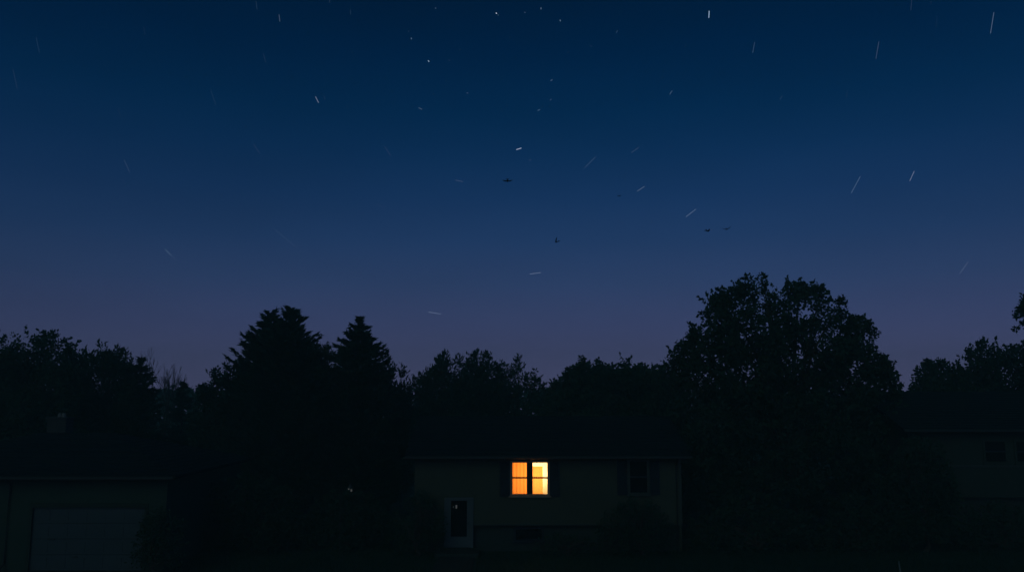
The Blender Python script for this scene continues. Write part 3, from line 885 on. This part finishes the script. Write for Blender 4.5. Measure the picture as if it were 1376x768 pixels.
# ------------------------------------------------------------------ lawn grass (uncountable)
n = 26000
gx_ = rng.uniform(-26, 26, n); gy_ = 29.5 + rng.uniform(0, 1, n) * 4.2
keep = ~((gx_ > gx0 - .3) & (gx_ < gx1 + .4) & (gy_ < YL + .2)) & ~((gx_ > dx0 - .2) & (gx_ < dx1 + .2) & (gy_ < YM)) & ~((gx_ < lx1) & (gy_ > YL - .1))
gx_, gy_ = gx_[keep], gy_[keep]; n = len(gx_)
b0 = np.stack([gx_, gy_, np.full(n, -.05)], 1)
an = rng.uniform(0, 6.28, n)
sd_ = np.stack([np.cos(an), np.sin(an), np.zeros(n)], 1) * .012
tipv = np.stack([rng.normal(size=n) * .035, rng.normal(size=n) * .035, rng.uniform(.08, .2, n)], 1)
V = np.stack([b0 - sd_, b0 + sd_, b0 + tipv], 1).reshape(-1, 3)
tag(np_mesh('grass', V, 3, M['grass']), 'dark mown lawn grass in front of the houses', 'grass', kind='stuff')

# ------------------------------------------------------------------ small things
# leaning pale stake at the bottom edge
pts = [at(1207.8, 754, 29.2), at(1208.6, 760, 29.2), at(1210.2, 770, 29.2), at(1212.5, 790, 29.2)]
st = tag(empty('marker_stake', (pts[-1].x, 29.2, 0)), 'thin pale leaning marker stake at the lawn front edge', 'stake')
zb_ = pts[-1].z
MB().tube([(p_.x, 29.2, max(p_.z, -.05)) for p_ in pts], [.018, .026, .03, .03], 8).build('stake', M['post'], st)
MB().tube([(pts[0].x - .001, 29.2, pts[0].z), (pts[0].x - .002, 29.2, pts[0].z + .02)], [.03, .012], 8).build('cap', M['post'], st)
# small hanging lantern between the trees
q = at(470, 657.5, 33.4)
ln = tag(empty('garden_lantern', (q.x - .35, 33.4, 0)), 'tiny pale lantern hanging from a thin hooked pole among dark bushes', 'lantern')
MB().tube([(q.x - .35, 33.4, -.05), (q.x - .35, 33.4, q.z + .25), (q.x - .25, 33.4, q.z + .42), (q.x - .1, 33.4, q.z + .42), (q.x, 33.4, q.z + .26)], .012, 6).build('pole', M['dark_metal'], ln)
gm = emit_mat('dim_lantern_glass', (.8, .88, .88), .05)
MB().tube([(q.x + .065, 33.4, q.z - .07), (q.x + .065, 33.4, q.z + .03)], [.035, .035], 10).tube([(q.x - .045, 33.4, q.z + .005), (q.x - .045, 33.4, q.z + .06)], [.03, .03], 10).build('glass', gm, ln)
MB().tube([(q.x + .01, 33.4, q.z + .07), (q.x + .01, 33.4, q.z + .26)], [.11, .01], 10).build('cap', M['dark_metal'], ln)


# small birds on the wing
def bird(label, px, py, D, span, wing_up, yaw, roll, tail=.3, fan=.08, fat=1.0):
    c = at(px, py, D)
    b = MB(); s = span / 2
    # body rings along local x (beak at +x)
    rings = [(.30, .006), (.26, .022), (.2, .04), (.12, .036), (.02, .06), (-.1, .055), (-.2, .035), (-.3, .018)]
    L_ = span * .9
    n = 8
    vs = [(x * L_, r * fat * L_ * math.cos(2 * math.pi * k / n), r * fat * L_ * math.sin(2 * math.pi * k / n)) for x, r in rings for k in range(n)]
    fs = [(i * n + k, i * n + (k + 1) % n, (i + 1) * n + (k + 1) % n, (i + 1) * n + k) for i in range(len(rings) - 1) for k in range(n)]
    fs += [tuple(range(n)), tuple(range((len(rings) - 1) * n, len(rings) * n))[::-1]]
    b.add(vs, fs)
    for sg in (-1, 1):
        prof = [(0.0, .10, -.12), (.35, .16, -.10), (.7, .09, -.12), (1.0, -.06, -.10)]
        up_, dn = [], []
        for u, lead, trail in prof:
            yy = sg * (u * s * math.cos(wing_up) + .03 * L_); zz = u * s * math.sin(wing_up) + (u ** 2) * .08 * s
            up_.append((lead * L_, yy, zz)); dn.append((trail * L_, yy, zz - .004))
        v = up_ + dn + [(x, y, z - .012) for x, y, z in up_] + [(x, y, z - .012) for x, y, z in dn]
        m = len(prof); f = []
        for i in range(m - 1):
            f += [(i, i + 1, m + i + 1, m + i), (2 * m + i, 3 * m + i, 3 * m + i + 1, 2 * m + i + 1), (i, 2 * m + i, 2 * m + i + 1, i + 1), (m + i, m + i + 1, 3 * m + i + 1, 3 * m + i)]
        f += [(0, m, 3 * m, 2 * m), (m - 1, 3 * m - 1, 4 * m - 1, 2 * m - 1)]
        b.add(v, f)
    b.add([(-.28 * L_, -.02 * L_, 0), (-.28 * L_, .02 * L_, 0), (-(.28 + tail) * L_, fan * L_, .0), (-(.28 + tail) * L_, -fan * L_, 0),
           (-.28 * L_, -.02 * L_, .012), (-.28 * L_, .02 * L_, .012), (-(.28 + tail) * L_, fan * L_, .012), (-(.28 + tail) * L_, -fan * L_, .012)],
          [(3, 2, 1, 0), (4, 5, 6, 7), (0, 1, 5, 4), (1, 2, 6, 5), (2, 3, 7, 6), (3, 0, 4, 7)])
    o = b.build('bird', M['bird'])
    o.location = c; o.rotation_euler = (roll, 0, yaw)
    return tag(o, label, 'bird')


bird('largest dark bird, wings flat and tail raised, high over the lit window', 682, 243, 30, .38, R(6), R(90), R(0), .2, .2, 1.6).rotation_euler = (0, R(40), R(-90))
bird('small dark bird banked steeply, alone over the house right of the lit window', 747.5, 325, 27, .32, R(60), R(120), R(35))
bird('left one of the two dark birds flying over the big broad tree', 951, 310.5, 34, .34, R(30), R(20), R(8))
bird('right one of the two dark birds flying over the big broad tree', 976.5, 308, 34, .38, R(24), R(70), R(-6))
bird('faintest tiny bird, alone in the sky right of the largest bird', 832, 263.5, 60, .34, R(30), R(40), R(10))

# ------------------------------------------------------------------ stars
STARS = [
  (48.5, 50, 53, 71, 0.16, 'faint long upright star trail in the upper sky over the far-left trees'),
  (17.4, 93, 23, 119, 0.13, 'faint long upright star trail in the sky over the far-left trees'),
  (193, 36, 195, 47, 0.12, 'ghostly upright star trail in the upper sky over the narrow left spruce'),
  (344, 2, 345.5, 13, 0.2, 'dim upright star trail in the topmost sky over the twin-topped conifers'),
  (375, 20, 376, 29, 0.38, 'clear upright star trail in the topmost sky over the twin-topped conifers'),
  (354, 72, 357, 84, 0.16, 'faint upright star trail in the upper sky over the twin-topped conifers'),
  (283, 121, 290, 141, 0.14, 'faint long upright star trail in the sky over the bare tree'),
  (424, 130, 428, 138, 0.62, 'bright left-leaning star trail in the sky over the tall twin conifer'),
  (435, 129, 437, 134, 0.14, 'faint tiny left-leaning star trail in the sky over the tall twin conifer'),
  (443, 0, 443, 4, 0.2, 'dim tiny upright star trail in the topmost sky over the lone pointed spruce'),
  (159, 145, 162, 159, 0.1, 'ghostly upright star trail in the sky over the narrow left spruce'),
  (341, 194, 349, 206, 0.16, 'faint left-leaning star trail in the sky over the twin-topped conifers'),
  (167, 215, 174, 231, 0.2, 'dim left-leaning star trail in the middle sky over the narrow left spruce'),
  (164, 240, 167, 247, 0.1, 'ghostly tiny left-leaning star trail in the middle sky over the narrow left spruce'),
  (585, 11, 585.6, 11.4, 0.35, 'clear pinpoint star in the topmost sky over trees left of the window'),
  (666.6, 17.6, 667.4, 18.4, 1.0, 'brilliant pinpoint star in the topmost sky over the window left edge'),
  (669.2, 20.2, 669.6, 20.6, 0.35, 'clear pinpoint star in the topmost sky over the window left edge'),
  (705, 16.6, 705.6, 17.2, 0.3, 'dim pinpoint star in the topmost sky over the lit window'),
  (727, 10.5, 727, 12.5, 0.4, 'clear pinpoint star in the topmost sky over the lit window'),
  (752.6, 27, 753, 28.6, 0.5, 'bright pinpoint star in the topmost sky over the round-topped tree'),
  (828, 44.5, 830, 41, 0.28, 'dim tiny right-leaning star trail in the upper sky over the round-topped tree'),
  (549, 42, 549.5, 42.4, 0.18, 'lower faint pinpoint star in the upper sky over trees left of the window'),
  (552.6, 51.2, 553, 52.6, 0.45, 'clear pinpoint star in the upper sky over trees left of the window'),
  (575.2, 81.6, 576.6, 83, 0.7, 'bright pinpoint star in the upper sky over trees left of the window'),
  (602.6, 81, 605, 81.4, 0.18, 'faint tiny level star trail in the upper sky over trees left of the window'),
  (618, 66.6, 618.4, 67.2, 0.18, 'faint pinpoint star in the upper sky over the window left edge'),
  (602, 36.6, 602.4, 37, 0.13, 'higher faint pinpoint star in the upper sky over trees left of the window'),
  (763, 69.6, 763, 70.6, 0.12, 'ghostly pinpoint star in the upper sky over the round-topped tree'),
  (740, 108.6, 742.4, 107, 0.45, 'clear tiny right-leaning star trail in the sky over the round-topped tree'),
  (739, 134.4, 741, 133.6, 0.22, 'dim pinpoint star in the sky over the round-topped tree'),
  (722.6, 148.6, 725.6, 147.2, 0.45, 'clear tiny right-leaning star trail in the sky over the lit window'),
  (627.4, 125, 628.8, 125.2, 0.25, 'dim pinpoint star in the sky over the window left edge'),
  (562.6, 144.8, 567, 147, 0.42, 'clear tiny left-leaning star trail in the sky over trees left of the window'),
  (900, 127, 903, 122, 0.4, 'clear tiny right-leaning star trail in the sky over the house end'),
  (694, 201, 700.5, 199, 0.95, 'brilliant tiny level star trail in the sky over the lit window'),
  (848.5, 205, 858.5, 198, 0.25, 'dim right-leaning star trail in the sky over the house end'),
  (786, 225, 800, 211, 0.27, 'dim long right-leaning star trail in the middle sky over the round-topped tree'),
  (517, 197, 525, 209, 0.17, 'faint left-leaning star trail in the sky over the lone pointed spruce'),
  (680, 142.4, 682.6, 142, 0.12, 'ghostly tiny level star trail in the sky over the window left edge'),
  (471, 13, 471, 20, 0.18, 'faint tiny upright star trail in the topmost sky over the lone pointed spruce'),
  (466, 142, 468, 146, 0.1, 'ghostly tiny left-leaning star trail in the sky over the lone pointed spruce'),
  (711, 215, 714, 215, 0.22, 'dim tiny level star trail in the middle sky over the lit window'),
  (953, 15, 952.5, 24, 1.0, 'brilliant upright star trail in the topmost sky over the broad tree left side'),
  (1014, 57, 1011.5, 71, 0.32, 'dim upright star trail in the upper sky over the broad tree top'),
  (1181, 56, 1177, 79, 0.3, 'dim long upright star trail in the upper sky over the broad tree right side'),
  (1335.5, 17, 1331, 45, 0.44, 'clear long upright star trail in the upper sky over the far-right trees'),
  (921, 59, 920.6, 64, 0.12, 'ghostly tiny upright star trail in the upper sky over the broad tree left side'),
  (1225, 0, 1224, 14, 0.17, 'faint upright star trail in the topmost sky over the low right trees'),
  (1251, 2, 1251, 6, 0.12, 'ghostly tiny upright star trail in the topmost sky over the low right trees'),
  (1259, 23, 1258, 37, 0.1, 'ghostly upright star trail in the upper sky over the low right trees'),
  (1048, 134, 1051, 129, 0.2, 'dim tiny right-leaning star trail in the sky over the broad tree top'),
  (1138.5, 122, 1137.5, 132, 0.1, 'ghostly upright star trail in the sky over the broad tree right side'),
  (43, 222, 46, 229, 0.1, 'ghostly tiny left-leaning star trail in the middle sky over the far-left trees'),
  (222, 335, 230, 343, 0.4, 'clear left-leaning star trail in the lower sky over the bare tree'),
  (231, 344, 237, 350, 0.14, 'faint left-leaning star trail in the lower sky over the bare tree'),
  (264, 410, 287, 431, 0.17, 'faint long left-leaning star trail in the lower sky over the bare tree'),
  (369, 308, 398, 332, 0.17, 'faint long left-leaning star trail in the lower sky over the tall twin conifer'),
  (612, 242, 622, 244, 0.28, 'dim level star trail in the middle sky over the window left edge'),
  (856, 257, 866, 250.5, 0.42, 'clear right-leaning star trail in the middle sky over the house end'),
  (505, 273, 518, 280, 0.14, 'faint left-leaning star trail in the middle sky over the lone pointed spruce'),
  (762, 259, 763, 262, 0.1, 'ghostly tiny upright star trail in the middle sky over the round-topped tree'),
  (712, 368, 726.5, 366, 0.53, 'bright level star trail in the lower sky over the lit window'),
  (576, 419, 592, 421.5, 0.53, 'bright level star trail in the lower sky over trees left of the window'),
  (657, 307.5, 671, 307.5, 0.1, 'ghostly level star trail in the lower sky over the window left edge'),
  (517, 352, 527, 355, 0.1, 'ghostly level star trail in the lower sky over the lone pointed spruce'),
  (922, 291, 935, 281, 0.45, 'clear right-leaning star trail in the middle sky over the broad tree left side'),
  (1144, 259, 1156, 237, 0.38, 'clear long right-leaning star trail in the middle sky over the broad tree right side'),
  (1222.5, 243, 1228.5, 230, 0.53, 'bright right-leaning star trail in the middle sky over the low right trees'),
  (1290, 367, 1300.5, 352, 0.3, 'dim long right-leaning star trail in the lower sky over the low right trees'),
  (1262, 295, 1269, 288, 0.14, 'faint right-leaning star trail in the middle sky over the low right trees'),
  (473, 70, 473.5, 70.3, 0.14, 'faint pinpoint star in the upper sky over the lone pointed spruce'),
  (582, 126, 582.5, 126.3, 0.15, 'leftmost of three faint pinpoint star in the sky over trees left of the window'),
  (599, 108, 599.5, 108.3, 0.13, 'middle of three faint pinpoint star in the sky over trees left of the window'),
  (674, 148, 674.5, 148.3, 0.15, 'third of four faint pinpoint star in the sky over the window left edge'),
  (794, 62, 794.5, 62.3, 0.16, 'faint pinpoint star in the upper sky over the round-topped tree'),
  (685, 50, 685.5, 50.3, 0.13, 'faint pinpoint star in the upper sky over the lit window'),
  (825, 126, 825.5, 126.3, 0.14, 'higher faint pinpoint star in the sky over the round-topped tree'),
  (855, 134, 855.5, 134.3, 0.15, 'leftmost of three faint pinpoint star in the sky over the house end'),
  (901, 197, 901.5, 197.3, 0.15, 'rightmost of three faint pinpoint star in the sky over the house end'),
  (670, 193, 670.5, 193.3, 0.14, 'second of four faint pinpoint star in the sky over the window left edge'),
  (604, 197, 604.5, 197.3, 0.13, 'rightmost of three faint pinpoint star in the sky over trees left of the window'),
  (661, 181, 661.5, 181.3, 0.13, 'leftmost of four faint pinpoint star in the sky over the window left edge'),
  (754, 186, 754.5, 186.3, 0.13, 'lower faint pinpoint star in the sky over the round-topped tree'),
  (674, 103, 674.5, 103.3, 0.13, 'rightmost of four faint pinpoint star in the sky over the window left edge'),
  (890, 104, 890.5, 104.3, 0.15, 'middle of three faint pinpoint star in the sky over the house end')
]
RS = 3000.0


def star_mat(col, s_):
    """faint light added to the sky it stands in"""
    m = emit_mat('starlight', col, s_)
    nt = m.node_tree
    e_ = [n_ for n_ in nt.nodes if n_.type == 'EMISSION'][0]; o2 = [n_ for n_ in nt.nodes if n_.type == 'OUTPUT_MATERIAL'][0]
    t_ = nt.nodes.new('ShaderNodeBsdfTransparent'); a_ = nt.nodes.new('ShaderNodeAddShader')
    nt.links.new(e_.outputs[0], a_.inputs[0]); nt.links.new(t_.outputs[0], a_.inputs[1]); nt.links.new(a_.outputs[0], o2.inputs['Surface'])
    return m


cam_o = Vector((0, 0, HC))
for i, (xa, ya, xb, yb, br, lab) in enumerate(STARS):
    def dirv(px, py):
        v = Vector(((px - CX) / F, 1.0, (CY - py) / F))
        return Vector((v.x, CP * v.y - SP * v.z, SP * v.y + CP * v.z)).normalized()
    a, b = cam_o + dirv(xa, ya) * RS, cam_o + dirv(xb, yb) * RS
    c = (a + b) / 2
    big = br > .8
    pt = (b - a).length < 2.2 * RS / F
    rad = RS / F * (.5 if pt else .44 if big else .36)
    d = (b - a).normalized()
    ln_ = (b - a).length
    mb = MB()
    mb.tube([a - d * rad * .7, a - d * rad * .2, a + (b - a) * .5, b + d * rad * .2, b + d * rad * .7], [rad * .25, rad, rad, rad, rad * .25], 6)
    e = .5 * .58 * br ** 1.8 * (1.5 if pt else 1)
    warm = (i * 37 % 10) / 10
    o = mb.build('star', star_mat((.50 + .25 * warm, .78, 1.0), e))
    # own origin at the star
    off = c
    for v in o.data.vertices: v.co = Vector(v.co) - off
    o.location = off
    tag(o, lab, 'star', 'stars and short star trails in the night sky')
